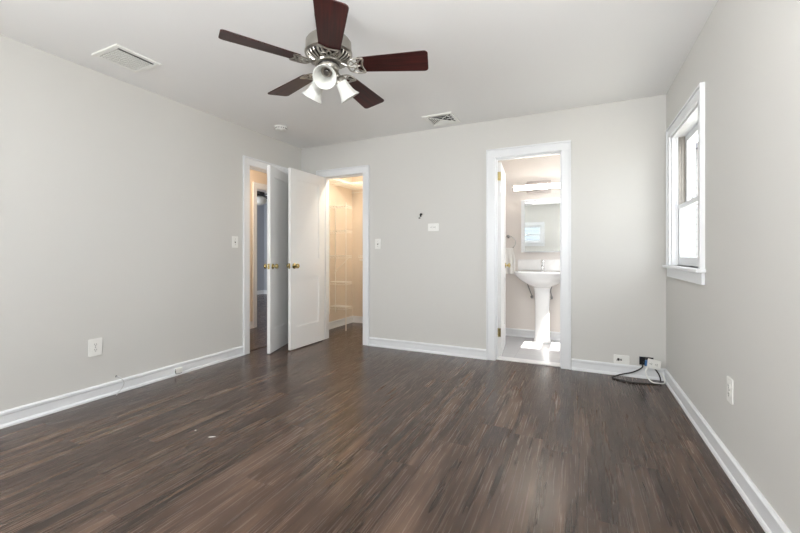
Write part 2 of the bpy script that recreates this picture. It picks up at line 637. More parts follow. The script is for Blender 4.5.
struct('trim_entry_threshold', bm, plain('dark_strip', srgb(58, 42, 36), 0.4, vary=.1), 'thin dark floor strip across the entry doorway', 'threshold')


# ---------------------------------------------------------------- doors
def knob_profile():
    return [(0.031, 0), (0.031, 0.004), (0.027, 0.008), (0.012, 0.010), (0.010, 0.024), (0.014, 0.030), (0.024, 0.036), (0.0275, 0.045), (0.026, 0.054), (0.018, 0.060), (0.004, 0.062)]


def make_door(name, label, loc, rotz, w, h, y0, y1, panels, knob=True, hinges=(0.26, 1.89), plate=True, thumb=False, hinge_face=None):
    t = thing(name, label, 'door', loc, rotz, kind='structure')
    bm = BM()
    st = 0.105
    # frame: stiles, rails
    box(bm, 0.003, st, y0, y1, 0.012, h)
    box(bm, w - st, w - 0.003, y0, y1, 0.012, h)
    zs = [0.012] + [z for p_ in panels for z in p_] + [h]
    for a, b in zip(zs[0::2], zs[1::2]):
        box(bm, st, w - st, y0, y1, a, b)
    for a, b in panels:
        box(bm, st, w - st, y0 + 0.010, y1 - 0.010, a, b)
        # thin sticking around the recess
        for yy0, yy1 in ((y0 + 0.004, y0 + 0.010), (y1 - 0.010, y1 - 0.004)):
            box(bm, st, st + 0.008, yy0, yy1, a, b)
            box(bm, w - st - 0.008, w - st, yy0, yy1, a, b)
            box(bm, st, w - st, yy0, yy1, a, a + 0.008)
            box(bm, st, w - st, yy0, yy1, b - 0.008, b)
    obj('leaf', bm, M['door'], t)
    if knob:
        kz = 0.945
        for s, yy in ((-1, y0), (1, y1)):
            bm = BM()
            lathe(bm, knob_profile(), Matrix.Translation((w - 0.06, yy, kz)) @ Matrix.Rotation(-s * PI / 2, 4, 'X'), 28)
            obj('knob', bm, M['brass'], t, smooth=True, label='round polished brass knob')
    if plate:
        bm = BM()
        box(bm, w - 0.004, w - 0.0005, (y0 + y1) / 2 - 0.012, (y0 + y1) / 2 + 0.012, 0.915, 0.975)
        box(bm, w - 0.002, w + 0.008, (y0 + y1) / 2 - 0.006, (y0 + y1) / 2 + 0.006, 0.935, 0.955)
        obj('latch_plate', bm, M['brass'], t, label='small brass latch plate on the door edge')
    for z in hinges:
        bm = BM()
        if hinge_face == 'edge':
            box(bm, 0.000, 0.0035, y0 + 0.004, y1 - 0.003, z - 0.045, z + 0.045)
            cyl(bm, (-0.002, y1 + 0.003, z - 0.045), (-0.002, y1 + 0.003, z + 0.045), 0.006)
        else:
            cyl(bm, (-0.003, hinge_face, z - 0.045), (-0.003, hinge_face, z + 0.045), 0.006)
            box(bm, 0.0, 0.0028, y0 + 0.004, y1 - 0.004, z - 0.045, z + 0.045)
        obj('hinge', bm, M['brass'], t, label='brass butt hinge')
    return t


PAN = [(0.255, 0.815), (1.02, 1.925)]
make_door('door_1', 'white entry door with brass knob, half hidden behind the closet door', (XL + 0.006, EN1 - 0.004, 0), R(-90 + 19.5), 0.755, 2.03, -0.035, 0, PAN, hinge_face=0.004)
make_door('door_2', 'white two-panel closet door standing open into the room', (CL0 + 0.002, YB - 0.012, 0), R(-91.3), 0.60, 2.035, 0, 0.035, PAN, hinge_face=-0.004)
make_door('door_3', 'white bathroom door swung inward, seen edge-on with brass hinges', (BA0 + 0.004, YB2 + 0.004, 0), R(95.5), 0.61, 2.035, -0.035, 0, PAN, hinge_face='edge')


# ---------------------------------------------------------------- windows
def make_window(name, label, loc, rotz, w, h, depth=0.15, casing=True, track=True):
    """local: opening x -w/2..w/2, z 0..h, room at y<0, wall 0..depth"""
    t = thing(name, label, 'window', loc, rotz, kind='structure')
    hw = w / 2
    bm = BM()
    c = 0.08
    if casing:
        for s in (-1, 1):
            a, b = sorted((s * (hw + 0.004), s * (hw + c - 0.014)))
            box(bm, a, b, -0.018, 0, 0, h + 0.004)
            a, b = sorted((s * (hw + c), s * (hw + c - 0.014)))
            box(bm, a, b, -0.026, 0, 0, h + c - 0.014)
        box(bm, -hw - c + 0.014, hw + c - 0.014, -0.018, 0, h + 0.004, h + c - 0.014)
        box(bm, -hw - c, hw + c, -0.026, 0, h + c - 0.014, h + c)
        obj('casing', bm, M['trim'], t, bevel=0.002)
        bm = BM()
        box(bm, -hw - c - 0.02, hw + c + 0.02, -0.05, 0.0, -0.022, 0)
        box(bm, -hw, hw, 0, depth, -0.022, 0)
        obj('stool', bm, M['trim'], t, bevel=0.004)
        bm = BM(); box(bm, -hw - c, hw + c, -0.018, 0, -0.095, -0.022)
        obj('apron', bm, M['trim'], t, bevel=0.003)
    bm = BM()
    for s in (-1, 1):
        a, b = sorted((s * hw, s * (hw - 0.012)))
        box(bm, a, b, 0, depth, 0, h)
        a, b = sorted((s * (hw - 0.012), s * (hw - 0.024)))
        box(bm, a, b, 0.028, 0.038, 0, h)
    box(bm, -hw, hw, 0, depth, h - 0.012, h)
    box(bm, -hw + 0.012, hw - 0.012, depth - 0.03, depth, 0, 0.03)
    obj('jamb', bm, M['trim'], t)
    if track:
        for s in (-1, 1):
            bm = BM()
            for yy in (0.045, 0.062, 0.079):
                a, b = sorted((s * (hw - 0.012), s * (hw - 0.021)))
                box(bm, a, b, yy, yy + 0.006, h * 0.46, h - 0.012)
            a, b = sorted((s * (hw - 0.012), s * (hw - 0.014)))
            box(bm, a, b, 0.04, 0.083, h * 0.46, h - 0.012)
            obj('track', bm, M['track'], t, label='grey metal sash track')
    fw = 0.045

    def sash(nm, y0, y1, z0, z1, br=0.05, tr_=0.04):
        bm = BM()
        a = hw - 0.013
        box(bm, -a, -a + fw, y0, y1, z0, z1)
        box(bm, a - fw, a, y0, y1, z0, z1)
        box(bm, -a + fw, a - fw, y0, y1, z0, z0 + br)
        box(bm, -a + fw, a - fw, y0, y1, z1 - tr_, z1)
        s_ = obj(nm, bm, M['trim'], t, bevel=0.003)
        bm = BM()
        box(bm, -a + fw - 0.004, a - fw + 0.004, (y0 + y1) / 2 - 0.002, (y0 + y1) / 2 + 0.002, z0 + br - 0.004, z1 - tr_ + 0.004)
        obj('pane', bm, M['glass'], s_)
        return s_
    mid = h * 0.445
    sash('lower_sash', 0.040, 0.072, 0.002, mid + 0.02, 0.065, 0.035)
    sash('upper_sash', 0.086, 0.118, mid - 0.015, h - 0.013, 0.035, 0.045)
    bm = BM()
    box(bm, -0.03, 0.03, 0.045, 0.075, mid + 0.02, mid + 0.028)
    box(bm, -0.012, 0.012, 0.040, 0.062, mid + 0.028, mid + 0.042)
    obj('sash_lock', bm, M['trim'], t)
    return t


make_window('window_1', 'white double-hung window on the right wall near the corner', (XR, (W1[0] + W1[1]) / 2, W1[2]), -PI / 2, W1[1] - W1[0], W1[3] - W1[2])
make_window('window_2', 'small white-framed rear window seen reflected in the bathroom mirror', ((W2[0] + W2[1]) / 2, YR, W2[2]), PI, W2[1] - W2[0], W2[3] - W2[2], 0.12, track=False)
make_window('added_window_3', 'larger unseen rear window added behind the camera for fill light', ((W3[0] + W3[1]) / 2, YR, W3[2]), PI, W3[1] - W3[0], W3[3] - W3[2], 0.12, track=False)
make_window('added_window_4', 'unseen side window added on the right wall for fill light', (XR, (W4[0] + W4[1]) / 2, W4[2]), -PI / 2, W4[1] - W4[0], W4[3] - W4[2], track=False)
make_window('window_5', 'small bathroom window that lets in the sun', (XR, (WB[0] + WB[1]) / 2, WB[2]), -PI / 2, WB[1] - WB[0], WB[3] - WB[2], track=False)

# ---------------------------------------------------------------- outside
bm = BM(); box(bm, -30, 30, -30, 30, -0.9, -0.7)
struct('ground', bm, M['grass'], 'pale gravel yard outside around the house', 'ground')
bm = BM(); box(bm, XR + 0.15, 2.0, 2.3, 4.12, 2.50, 2.62)  # unseen slab, added to stop sun entering the bedroom window
struct('added_sun_blocker', bm, M['trim'], 'unseen white slab added outside to keep sun off the bedroom floor', 'roof')


def house(name, label, loc, rotz, w, d, h, rise, wallm):
    t = thing(name, label, 'house', loc, rotz)
    bm = BM()
    box(bm, -w / 2, w / 2, 0, d, 0, h)
    pts = [(-w / 2, h), (w / 2, h), (0, h + rise)]
    loft(bm, [[Vector((x, yy, z)) for x, z in pts] for yy in (0, d)])
    obj('wall', bm, wallm, t)
    bm = BM()
    for s in (-1, 1):
        q = [(0, h + rise), (s * (w / 2 + 0.4), h - 0.4 * rise / (w / 2)), (s * (w / 2 + 0.4), h - 0.4 * rise / (w / 2) + 0.14), (0, h + rise + 0.14)]
        loft(bm, [[Vector((x, yy, z)) for x, z in q] for yy in (-0.35, d + 0.35)])
    obj('roof', bm, M['shingle'], t)
    return t


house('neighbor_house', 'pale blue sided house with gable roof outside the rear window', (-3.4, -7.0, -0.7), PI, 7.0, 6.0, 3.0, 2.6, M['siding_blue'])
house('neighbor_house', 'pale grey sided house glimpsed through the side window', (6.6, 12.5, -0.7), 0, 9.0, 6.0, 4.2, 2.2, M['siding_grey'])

# ================================================================ CEILING FAN
FX, FY, FZ = -1.2793, 1.7663, 0.0
fan = thing('ceiling_fan', 'brushed nickel ceiling fan with five dark mahogany blades and three frosted lights', 'ceiling fan', (FX, FY, H))
Z = lambda z: z - H
bm = BM()
lathe(bm, [(0.078, Z(2.44)), (0.080, Z(2.425)), (0.074, Z(2.395)), (0.052, Z(2.37)), (0.024, Z(2.36)), (0.016, Z(2.355))], seg=40)
obj('canopy', bm, M['nickel'], fan, smooth=True)
bm = BM(); lathe(bm, [(0.014, Z(2.36)), (0.014, Z(2.31)), (0.03, Z(2.305)), (0.034, Z(2.295))], seg=24)
obj('downrod', bm, M['nickel'], fan, smooth=True)
bm = BM()
lathe(bm, [(0.034, Z(2.300)), (0.085, Z(2.297)), (0.116, Z(2.288)), (0.127, Z(2.272)), (0.129, Z(2.225)), (0.129, Z(2.222)), (0.133, Z(2.219)), (0.133, Z(2.208)), (0.128, Z(2.205)), (0.122, Z(2.198))], seg=56)
motor = obj('motor_housing', bm, M['nickel'], fan, smooth=True)
bm = BM(); lathe(bm, [(0.120, Z(2.200)), (0.113, Z(2.186)), (0.070, Z(2.164)), (0.06, Z(2.162))], seg=48)
obj('slot_ring', bm, M['dark_vent'], motor, smooth=True, label='dark vent ring under the motor')
bm = BM()
for k in range(30):
    a = 2 * PI * k / 30
    Mx = Matrix.Rotation(a, 4, 'Z')
    pts = [Mx @ Vector(p) for p in ((0.123, 0, Z(2.198)), (0.114, 0, Z(2.181)), (0.092, 0, Z(2.169)), (0.068, 0, Z(2.158)))]
    tube(bm, spline(pts, 3), 0.0042, 6)
obj('vent_ribs', bm, M['nickel'], motor, smooth=True, label='radial nickel ribs over the dark vents')
bm = BM(); lathe(bm, [(0.074, Z(2.168)), (0.077, Z(2.160)), (0.074, Z(2.152)), (0.062, Z(2.148))], seg=40)
lathe(bm, [(0.056, Z(2.150)), (0.058, Z(2.146)), (0.058, Z(2.125)), (0.052, Z(2.115)), (0.034, Z(2.110))], seg=40)
obj('switch_housing', bm, M['nickel'], fan, smooth=True)
bm = BM(); lathe(bm, [(0.0585, Z(2.148)), (0.0605, Z(2.145)), (0.0585, Z(2.140))], seg=40)
obj('dark_band', bm, M['dark_vent'], fan, smooth=True, label='dark band round the switch housing')
bm = BM(); lathe(bm, [(0.034, Z(2.112)), (0.040, Z(2.106)), (0.040, Z(2.085)), (0.030, Z(2.074)), (0.012, Z(2.068)), (0.008, Z(2.056)), (0.002, Z(2.052))], seg=32)
obj('light_kit_hub', bm, M['nickel'], fan, smooth=True)

PH = 18.92
PITCH = R(-12)
DROOP = (0.0, 1.8, 0.4, -2.4, -1.0)
for k in range(5):
    ang = R(PH + 72 * k)
    # blade: own origin so grain follows the blade
    bm = BM()
    r0, r1 = 0.165, 0.562
    w0, w1 = 0.056, 0.078
    outl = []
    nn = 6
    rc = 0.022
    outl += [(r0, -w0 + 0.012), (r0 + 0.010, -w0)]
    outl += [(r1 - rc, -w1)]
    for q in range(1, nn + 1):
        a = -PI / 2 + PI / 2 * q / nn
        outl.append((r1 - rc + rc * math.cos(a), -w1 + rc + rc * math.sin(a)))
    for q in range(0, nn + 1):
        a = PI / 2 * q / nn
        outl.append((r1 - rc + rc * math.cos(a), w1 - rc + rc * math.sin(a)))
    outl += [(r0 + 0.010, w0), (r0, w0 - 0.012)]
    prism(bm, outl, -0.0028, 0.0028)
    bl = obj('blade', bm, M['blade'], fan, loc=(0, 0, Z(2.142)), bevel=0.0012, label='dark mahogany fan blade')
    bl.rotation_euler = (Matrix.Rotation(ang, 3, 'Z') @ Matrix.Rotation(R(DROOP[k]), 3, 'Y') @ Matrix.Rotation(PITCH, 3, 'X')).to_euler()
    # blade iron
    bm = BM()
    zt = -0.008
    arm = spline([(0.062, 0, 0.014), (0.085, 0, 0.008), (0.105, 0, -0.004), (0.122, 0, zt)], 5)
    tube(bm, arm, 0.0085, 8, flat=0.6)
    o_ = lambda x, y: (x - 0.040, y * 1.25, zt)
    outer = [o_(0.150, 0.0), o_(0.160, 0.028), o_(0.186, 0.042), o_(0.220, 0.046), o_(0.244, 0.043), o_(0.236, 0.018), o_(0.233, 0.0),
             o_(0.236, -0.018), o_(0.244, -0.043), o_(0.220, -0.046), o_(0.186, -0.042), o_(0.160, -0.028)]
    tube(bm, spline(outer + [outer[0]], 4)[:-1], 0.0056, 6, closed=True, flat=0.7)
    for s in (-1, 1):
        tube(bm, spline([o_(0.152, 0), o_(0.176, s * 0.006), o_(0.200, s * 0.020), o_(0.238, s * 0.040)], 4), 0.0046, 6, flat=0.7)
        tube(bm, spline([o_(0.233, 0), o_(0.212, s * 0.004), o_(0.194, s * 0.014), o_(0.176, s * 0.034)], 4), 0.0042, 6, flat=0.7)
    for px, py in ((0.225, 0), (0.215, 0.034), (0.215, -0.034)):
        cyl(bm, (px - 0.04, py, zt - 0.006), (px - 0.04, py, -0.0025), 0.006)
    br = obj('blade_iron', bm, M['nickel'], bl, smooth=True, label='ornate looped nickel blade bracket')

for k, az in enumerate((298, 172, 58)):
    a = R(az)
    hd = Vector((math.cos(a), math.sin(a), 0))
    p0 = hd * 0.028 + Vector((0, 0, Z(2.098)))
    p1 = hd * 0.050 + Vector((0, 0, Z(2.106)))
    dn = R(42 if k == 0 else 54)
    ax = (hd * math.cos(dn) + Vector((0, 0, -math.sin(dn)))).normalized()
    p2 = hd * 0.060 + Vector((0, 0, Z(2.092)))
    bm = BM()
    tube(bm, spline([p0, p1, p2], 6), 0.009, 10)
    mt = frame_to(p2, ax)
    lathe(bm, [(0.012, -0.006), (0.024, 0.0), (0.033, 0.010), (0.035, 0.024), (0.033, 0.026)], mt, 28)
    armo = obj('light_arm', bm, M['nickel'], fan, smooth=True)
    bm = BM()
    prof = [(0.031, 0.016), (0.034, 0.035), (0.037, 0.060), (0.042, 0.085), (0.050, 0.106), (0.063, 0.124), (0.061, 0.1255), (0.048, 0.108), (0.040, 0.086), (0.035, 0.060), (0.032, 0.036), (0.029, 0.020)]
    lathe(bm, prof, mt, 40, cap0=False, cap1=False)
    # close the ring
    sh = obj('lamp_shade', bm, M['frosted'], fan, smooth=True, label='white frosted bell glass shade')
    bm = BM()
    lathe(bm, [(0.016, 0.01), (0.016, 0.050), (0.012, 0.052), (0.011, 0.046), (0.002, 0.045)], mt, 20)
    obj('lamp_socket', bm, M['dark_nickel'], sh, smooth=True, label='dark metal lamp socket inside the shade')
bm = BM()
tube(bm, [(0.050, -0.030, Z(2.125)), (0.056, -0.032, Z(2.11)), (0.056, -0.032, Z(2.03))], 0.0012, 6)
lathe(bm, [(0.001, -0.012), (0.004, -0.006), (0.004, 0.004), (0.001, 0.010)], Matrix.Translation((0.056, -0.032, Z(2.022))), 10)
obj('pull_chain', bm, M['nickel'], fan, smooth=True)

# ================================================================ CEILING FITTINGS
# return grille near the left wall
g = thing('ceiling_grille', 'large white square egg-crate return grille on ceiling near left wall', 'vent', (-2.845, 1.575, H))
bm = BM()
hw = 0.146
fr = 0.030
for x0, x1, y0, y1 in ((-hw, hw, -hw, -hw + fr), (-hw, hw, hw - fr, hw), (-hw, -hw + fr, -hw + fr, hw - fr), (hw - fr, hw, -hw + fr, hw - fr)):
    box(bm, x0, x1, y0, y1, -0.012, 0)
obj('frame', bm, M['plastic'], g, bevel=0.004)
bm = BM()
iw = hw - fr
box(bm, iw - 0.021, iw - 0.001, -iw, iw, -0.009, -0.001)
obj('gap', bm, M['black'], g, label='dark open slot along the grille edge')
bm = BM()
n = 13
for i in range(n + 1):
    y = -iw + 2 * iw * i / n
    box(bm, -iw, iw - 0.022, y - 0.002, y + 0.002, -0.010, -0.003)
m_ = 10
for i in range(m_ + 1):
    x = -iw + (2 * iw - 0.023) * i / m_
    box(bm, x - 0.002, x + 0.002, -iw, iw, -0.010, -0.003)
obj('louver', bm, M['plastic'], g, label='white egg-crate grid')
bm = BM(); box(bm, -iw, iw - 0.022, -iw, iw, -0.003, -0.001)
obj('backing', bm, plain('grey_filter', srgb(82, 82, 80), 0.8, vary=.05), g, label='grey filter behind the grid')

# supply register
g = thing('ceiling_register', 'small white ceiling register with dark curved louvres near back wall', 'vent', (-1.25, 3.63, H))
bm = BM()
hw, hh = 0.155, 0.155
fr = 0.032
for x0, x1, y0, y1 in ((-hw, hw, -hh, -hh + fr), (-hw, hw, hh - fr, hh), (-hw, -hw + fr, -hh + fr, hh - fr), (hw - fr, hw, -hh + fr, hh - fr)):
    box(bm, x0, x1, y0, y1, -0.012, 0)
obj('frame', bm, M['plastic'], g, bevel=0.004)
bm = BM(); box(bm, -hw + fr, hw - fr, -hh + fr, hh - fr, -0.003, -0.001)
obj('backing', bm, M['duct'], g, label='dark duct opening')
iw, ih = hw - fr, hh - fr
bm = BM()
# four-way pattern: slats of three directions meeting at a triangle
for i in range(6):
    f = (i + 0.5) / 6
    x = -iw + f * iw
    yy = ih * (1 - f)
    box(bm, x - 0.0045, x + 0.0045, -yy, yy, -0.008, -0.004)
    if i % 2: box(bm, -x - 0.0012, -x + 0.0012, -yy, yy, -0.006, -0.003)
    y = -ih + f * ih
    xx = iw * (1 - f)
    if i % 2: box(bm, -xx, xx, y - 0.0010, y + 0.0010, -0.006, -0.003)
    Ms = Matrix.Translation((0, -y, -0.008)) @ Matrix.Rotation(R(-40), 4, 'X')
    box(bm, -xx, xx, -0.009, 0.009, -0.0008, 0.0008, Ms)
for q in (-0.5, 0.0, 0.5):
    box(bm, iw * 0.5 * (1 + abs(q) * 0.6), iw, q * ih - 0.002, q * ih + 0.002, -0.009, -0.003)
for s in (-1, 1):
    Ms = Matrix.Rotation(s * math.atan2(ih, iw), 4, 'Z')
    L_ = math.hypot(iw, ih)
    box(bm, -L_, L_, -0.0015, 0.0015, -0.0095, -0.003, Ms)
obj('louver', bm, M['plastic'], g, label='white four-way louvres')

g = thing('smoke_detector', 'round white smoke detector on ceiling near the left corner', 'smoke detector', (-2.883, 3.124, H))
bm = BM(); lathe(bm, [(0.070, 0), (0.071, -0.010), (0.068, -0.014)], seg=36)
obj('base', bm, M['plastic'], g, smooth=True)
bm = BM(); lathe(bm, [(0.062, -0.014), (0.062, -0.026), (0.054, -0.036), (0.030, -0.040), (0.002, -0.041)], seg=36)
obj('cover', bm, M['plastic'], g, smooth=True)
bm = BM()
for k in range(16):
    a = 2 * PI * k / 16
    box(bm, -0.007, 0.007, 0.0605, 0.0630, -0.024, -0.017, Matrix.Rotation(a, 4, 'Z'))
obj('sensor_slots', bm, M['slot'], g, label='ring of dark sensor slots')
bm = BM(); lathe(bm, [(0.010, -0.039), (0.010, -0.043), (0.008, -0.044)], Matrix.Translation((0.02, -0.018, 0)), 16)
obj('test_button', bm, M['plastic'], g, smooth=True)


# ================================================================ WALL PLATES
def plate_base(name, label, cat, loc, rotz, w, h, group=None, tilt=None):
    t = thing(name, label, cat, loc, rotz, group)
    bm = BM()
    prism(bm, rrect(w, h, 0.006, 3), 0, 0.006, Matrix.Rotation(PI / 2, 4, 'X'))
    obj('cover_plate', bm, M['plastic'], t, bevel=0.0015)
    return t


def receptacle(t, horizontal=False):
    for s in (-1, 1):
        c = Vector((s * 0.0195, 0, 0)) if horizontal else Vector((0, 0, s * 0.0195))
        bm = BM()
        prism(bm, rrect(0.028, 0.028, 0.010, 4), 0.006, 0.0085, Matrix.Translation(c) @ Matrix.Rotation(PI / 2, 4, 'X'))
        f = obj('socket', bm, M['plastic'], t)
        bm = BM()
        for dx, w_, h_, dz in ((-0.006, 0.003, 0.009, 0.003), (0.006, 0.003, 0.007, 0.003), (0, 0.005, 0.005, -0.008)):
            if horizontal:
                box(bm, c.x + dz - h_ / 2, c.x + dz + h_ / 2, -0.0092, -0.008, c.z + dx - w_ / 2, c.z + dx + w_ / 2)
            else:
                box(bm, c.x + dx - w_ / 2, c.x + dx + w_ / 2, -0.0092, -0.008, c.z + dz - h_ / 2, c.z + dz + h_ / 2)
        obj('slots', bm, M['slot'], f)
    bm = BM(); lathe(bm, [(0.003, 0.006), (0.003, 0.0075)], Matrix.Rotation(PI / 2, 4, 'X'), 10)
    obj('screw', bm, M['slot'], t)


def toggle(t):
    bm = BM(); box(bm, -0.006, 0.006, -0.008, -0.004, -0.012, 0.012)
    o = obj('toggle_slot', bm, M['slot'], t)
    bm = BM(); box(bm, -0.004, 0.004, -0.018, -0.004, -0.002, 0.008, Matrix.Rotation(R(-20), 4, 'X'))
    obj('toggle', bm, M['plastic'], t, bevel=0.001)
    for z in (-0.03, 0.03):
        bm = BM(); lathe(bm, [(0.003, 0.006), (0.003, 0.0072)], Matrix.Translation((0, 0, z)) @ Matrix.Rotation(PI / 2, 4, 'X'), 10)
        obj('screw', bm, M['slot'], t)


LW, RW = PI / 2, -PI / 2
t = plate_base('light_switch', 'white light switch on left wall beside the entry doorway', 'light switch', (XL, 2.835, 1.205), LW, 0.075, 0.12, 'light switches beside the doorways'); toggle(t)
t = plate_base('light_switch', 'white light switch on back wall just right of the closet doorway', 'light switch', (-2.114, YB, 1.197), 0, 0.072, 0.118, 'light switches beside the doorways'); toggle(t)
t = plate_base('electrical_outlet', 'white upright duplex outlet low on the left wall', 'outlet', (XL, 1.573, 0.388), LW, 0.088, 0.128, 'duplex outlets on the bedroom walls'); receptacle(t)
t = plate_base('electrical_outlet', 'white sideways outlet plate high on back wall between the doorways', 'outlet', (-1.427, YB, 1.370), 0, 0.124, 0.082, 'duplex outlets on the bedroom walls'); receptacle(t, True)
t = plate_base('electrical_outlet', 'white upright duplex outlet low on the right wall', 'outlet', (XR, 2.372, 0.410), RW, 0.076, 0.122, 'duplex outlets on the bedroom walls'); receptacle(t)
# low jack plate with cable stubs
t = plate_base('jack_plate', 'white sideways wall plate with dark cable jacks above the back baseboard', 'jack plate', (0.347, YB, 0.141), 0, 0.122, 0.078)
for x, r_ in ((-0.024, 0.010), (-0.004, 0.006)):
    bm = BM(); cyl(bm, (x, -0.005, 0.002), (x, -0.024, -0.001), r_, r_ * 0.8, 14)
    obj('jack', bm, M['black'], t, smooth=True)
bm = BM(); tube(bm, spline([(-0.024, -0.02, 0), (-0.034, -0.028, 0.004), (-0.038, -0.024, -0.008)], 5), 0.003, 6)
obj('wire_end', bm, M['black'], t, smooth=True)
# open junction box beside it
t = thing('junction_box', 'open dark junction box in back wall beside the right corner', 'junction box', (0.534, YB, 0.148), 0)
bm = BM()
x0, x1, z0, z1 = -0.052, 0.052, -0.034, 0.036
for a in ((x0, x1, z0, z0 + 0.003), (x0, x1, z1 - 0.003, z1), (x0, x0 + 0.003, z0, z1), (x1 - 0.003, x1, z0, z1)):
    box(bm, a[0], a[1], -0.004, -0.0, a[2], a[3])
obj('rim', bm, M['black'], t)
bm = BM(); box(bm, x0 + 0.003, x1 - 0.003, -0.0015, -0.0003, z0 + 0.003, z1 - 0.003)
obj('opening', bm, plain('box_black', srgb(16, 16, 18), 0.8, vary=.1), t)
bm = BM()
box(bm, -0.01, 0.004, -0.006, -0.001, -0.03, 0.03); 
cyl(bm, (-0.022, -0.008, -0.010), (-0.022, -0.001, -0.010), 0.004); cyl(bm, (0.03, -0.006, 0.028), (0.03, -0.001, 0.028), 0.003)
obj('bracket', bm, M['slot'], t)
# loose outlet hanging out
t = thing('loose_outlet', 'white outlet hanging tilted out of the junction box by its wires', 'outlet', (0.582, YB - 0.056, 0.143), R(-14))
t.rotation_euler = (R(6), R(6), R(-12))
bm = BM(); prism(bm, rrect(0.096, 0.080, 0.005, 3), 0, 0.008, Matrix.Rotation(PI / 2, 4, 'X'))
obj('cover_plate', bm, M['plastic'], t, bevel=0.0015)
receptacle(t, True)
bm = BM(); box(bm, -0.066, -0.030, 0.001, 0.024, -0.034, 0.014)
obj('wire_box', bm, M['blue'], t, bevel=0.002, label='blue plastic box behind the outlet')
bm = BM()
for k, (dz, dx) in enumerate(((0.014, 0.0), (0.002, -0.005), (-0.012, 0.004))):
    tube(bm, spline([(0.545 + dx, YB - 0.002, 0.150 + dz), (0.552, YB - 0.03, 0.152 + dz), (0.562 + dx, YB - 0.050, 0.146 + dz), (0.575, YB - 0.045, 0.140 + dz)], 6), 0.0042, 6)
tag(obj('blue_wires', bm, M['blue'], smooth=True), 'blue wires running from the junction box to the loose outlet', 'wires')

# black cable loop
bm = BM()
pts = [(0.505, YB - 0.002, 0.120), (0.495, YB - 0.045, 0.098), (0.43, YB - 0.075, 0.062), (0.345, YB - 0.085, 0.035), (0.285, YB - 0.100, 0.012), (0.268, YB - 0.125, 0.006),
       (0.31, YB - 0.165, 0.006), (0.40, YB - 0.195, 0.006), (0.50, YB - 0.185, 0.006), (0.585, YB - 0.145, 0.006), (0.622, YB - 0.085, 0.012), (0.618, YB - 0.062, 0.055), (0.592, YB - 0.048, 0.098), (0.572, YB - 0.022, 0.118)]
tube(bm, spline(pts, 8), 0.0056, 8)
tag(obj('black_cable', bm, M['black'], smooth=True), 'black cable looping from the junction box onto the floor', 'cable')
bm = BM()
pts = [(0.548, YB - 0.004, 0.128), (0.530, YB - 0.060, 0.105), (0.517, YB - 0.085, 0.075), (0.530, YB - 0.118, 0.035), (0.555, YB - 0.165, 0.019), (0.600, YB - 0.170, 0.018), (0.642, YB - 0.130, 0.014), (0.645, YB - 0.100, 0.05), (0.622, YB - 0.088, 0.082)]
tube(bm, spline(pts, 8), 0.0048, 8)
tag(obj('white_cable', bm, M['plastic'], smooth=True), 'white cable looping below the loose outlet in the corner', 'cable')

# small wire stub on the back wall
t = thing('wall_hook', 'tiny black hook above the sideways outlet on back wall', 'hook', (-1.571, YB, 1.507))
bm = BM(); tube(bm, spline([(-0.004, 0, -0.014), (-0.006, -0.012, 0.0), (-0.002, -0.016, 0.012), (0.008, -0.015, 0.012), (0.012, -0.013, 0.002)], 6), 0.0075, 8)
obj('hook', bm, M['black'], t, smooth=True)
bm = BM(); cyl(bm, (-0.022, 0, -0.03), (-0.022, -0.005, -0.03), 0.009); cyl(bm, (-0.022, -0.004, -0.03), (-0.006, -0.006, -0.036), 0.0025)
obj('screw', bm, M['slot'], t, smooth=True)

# wire out of the left wall
bm = BM()
pts = [(XL, 1.715, 0.128), (XL + 0.03, 1.722, 0.124), (XL + 0.045, 1.745, 0.09), (XL + 0.05, 1.735, 0.05), (XL + 0.055, 1.70, 0.018), (XL + 0.06, 1.685, 0.004)]
tube(bm, spline(pts, 8), 0.0032, 8)
tag(obj('wire_stub', bm, plain('grey_wire', srgb(205, 205, 205), 0.4, vary=.03), smooth=True), 'thin pale wire poking out of left wall over the baseboard', 'wire')
bm = BM(); cyl(bm, (XL, 1.715, 0.130), (XL + 0.0015, 1.715, 0.130), 0.007)
tag(obj('wire_hole', bm, M['slot']), 'small dark hole in left wall where the pale wire comes out', 'hole')

t = thing('phone_jack', 'small white surface jack mounted on the left baseboard', 'phone jack', (XL + 0.014, 2.205, 0.045), LW)
bm = BM(); box(bm, -0.030, 0.030, -0.022, 0, -0.022, 0.022)
obj('housing', bm, M['plastic'], t, bevel=0.003)
bm = BM(); box(bm, -0.031, -0.029, -0.018, -0.006, -0.014, 0.006)
obj('port', bm, M['slot'], t)
bm = BM(); tube(bm, spline([(-0.026, -0.012, 0.02), (-0.033, -0.016, 0.0), (-0.03, -0.020, -0.022), (0.0, -0.024, -0.026), (0.02, -0.024, -0.024)], 5), 0.0022, 6)
obj('wire', bm, M['slot'], t, smooth=True)

# two flecks on the floor
for (x, y, l_, a, lab) in ((-1.955, 1.545, 0.022, 30, 'larger white paint fleck on the floor left of centre'), (-2.118, 1.560, 0.007, 0, 'tiny white speck on the floor beside the paint fleck')):
    bm = BM()
    Mx = Matrix.Translation((x, y, 0)) @ Matrix.Rotation(R(a), 4, 'Z')
    prism(bm, [(-l_, -0.002), (-l_ * .3, -0.005), (l_ * .5, -0.003), (l_, 0.001), (l_ * .4, 0.004), (-l_ * .5, 0.003)], 0, 0.0015, Mx)
    tag(obj('paint_fleck', bm, M['plastic']), lab, 'paint fleck')

# ================================================================ CLOSET
WR = 0.0034


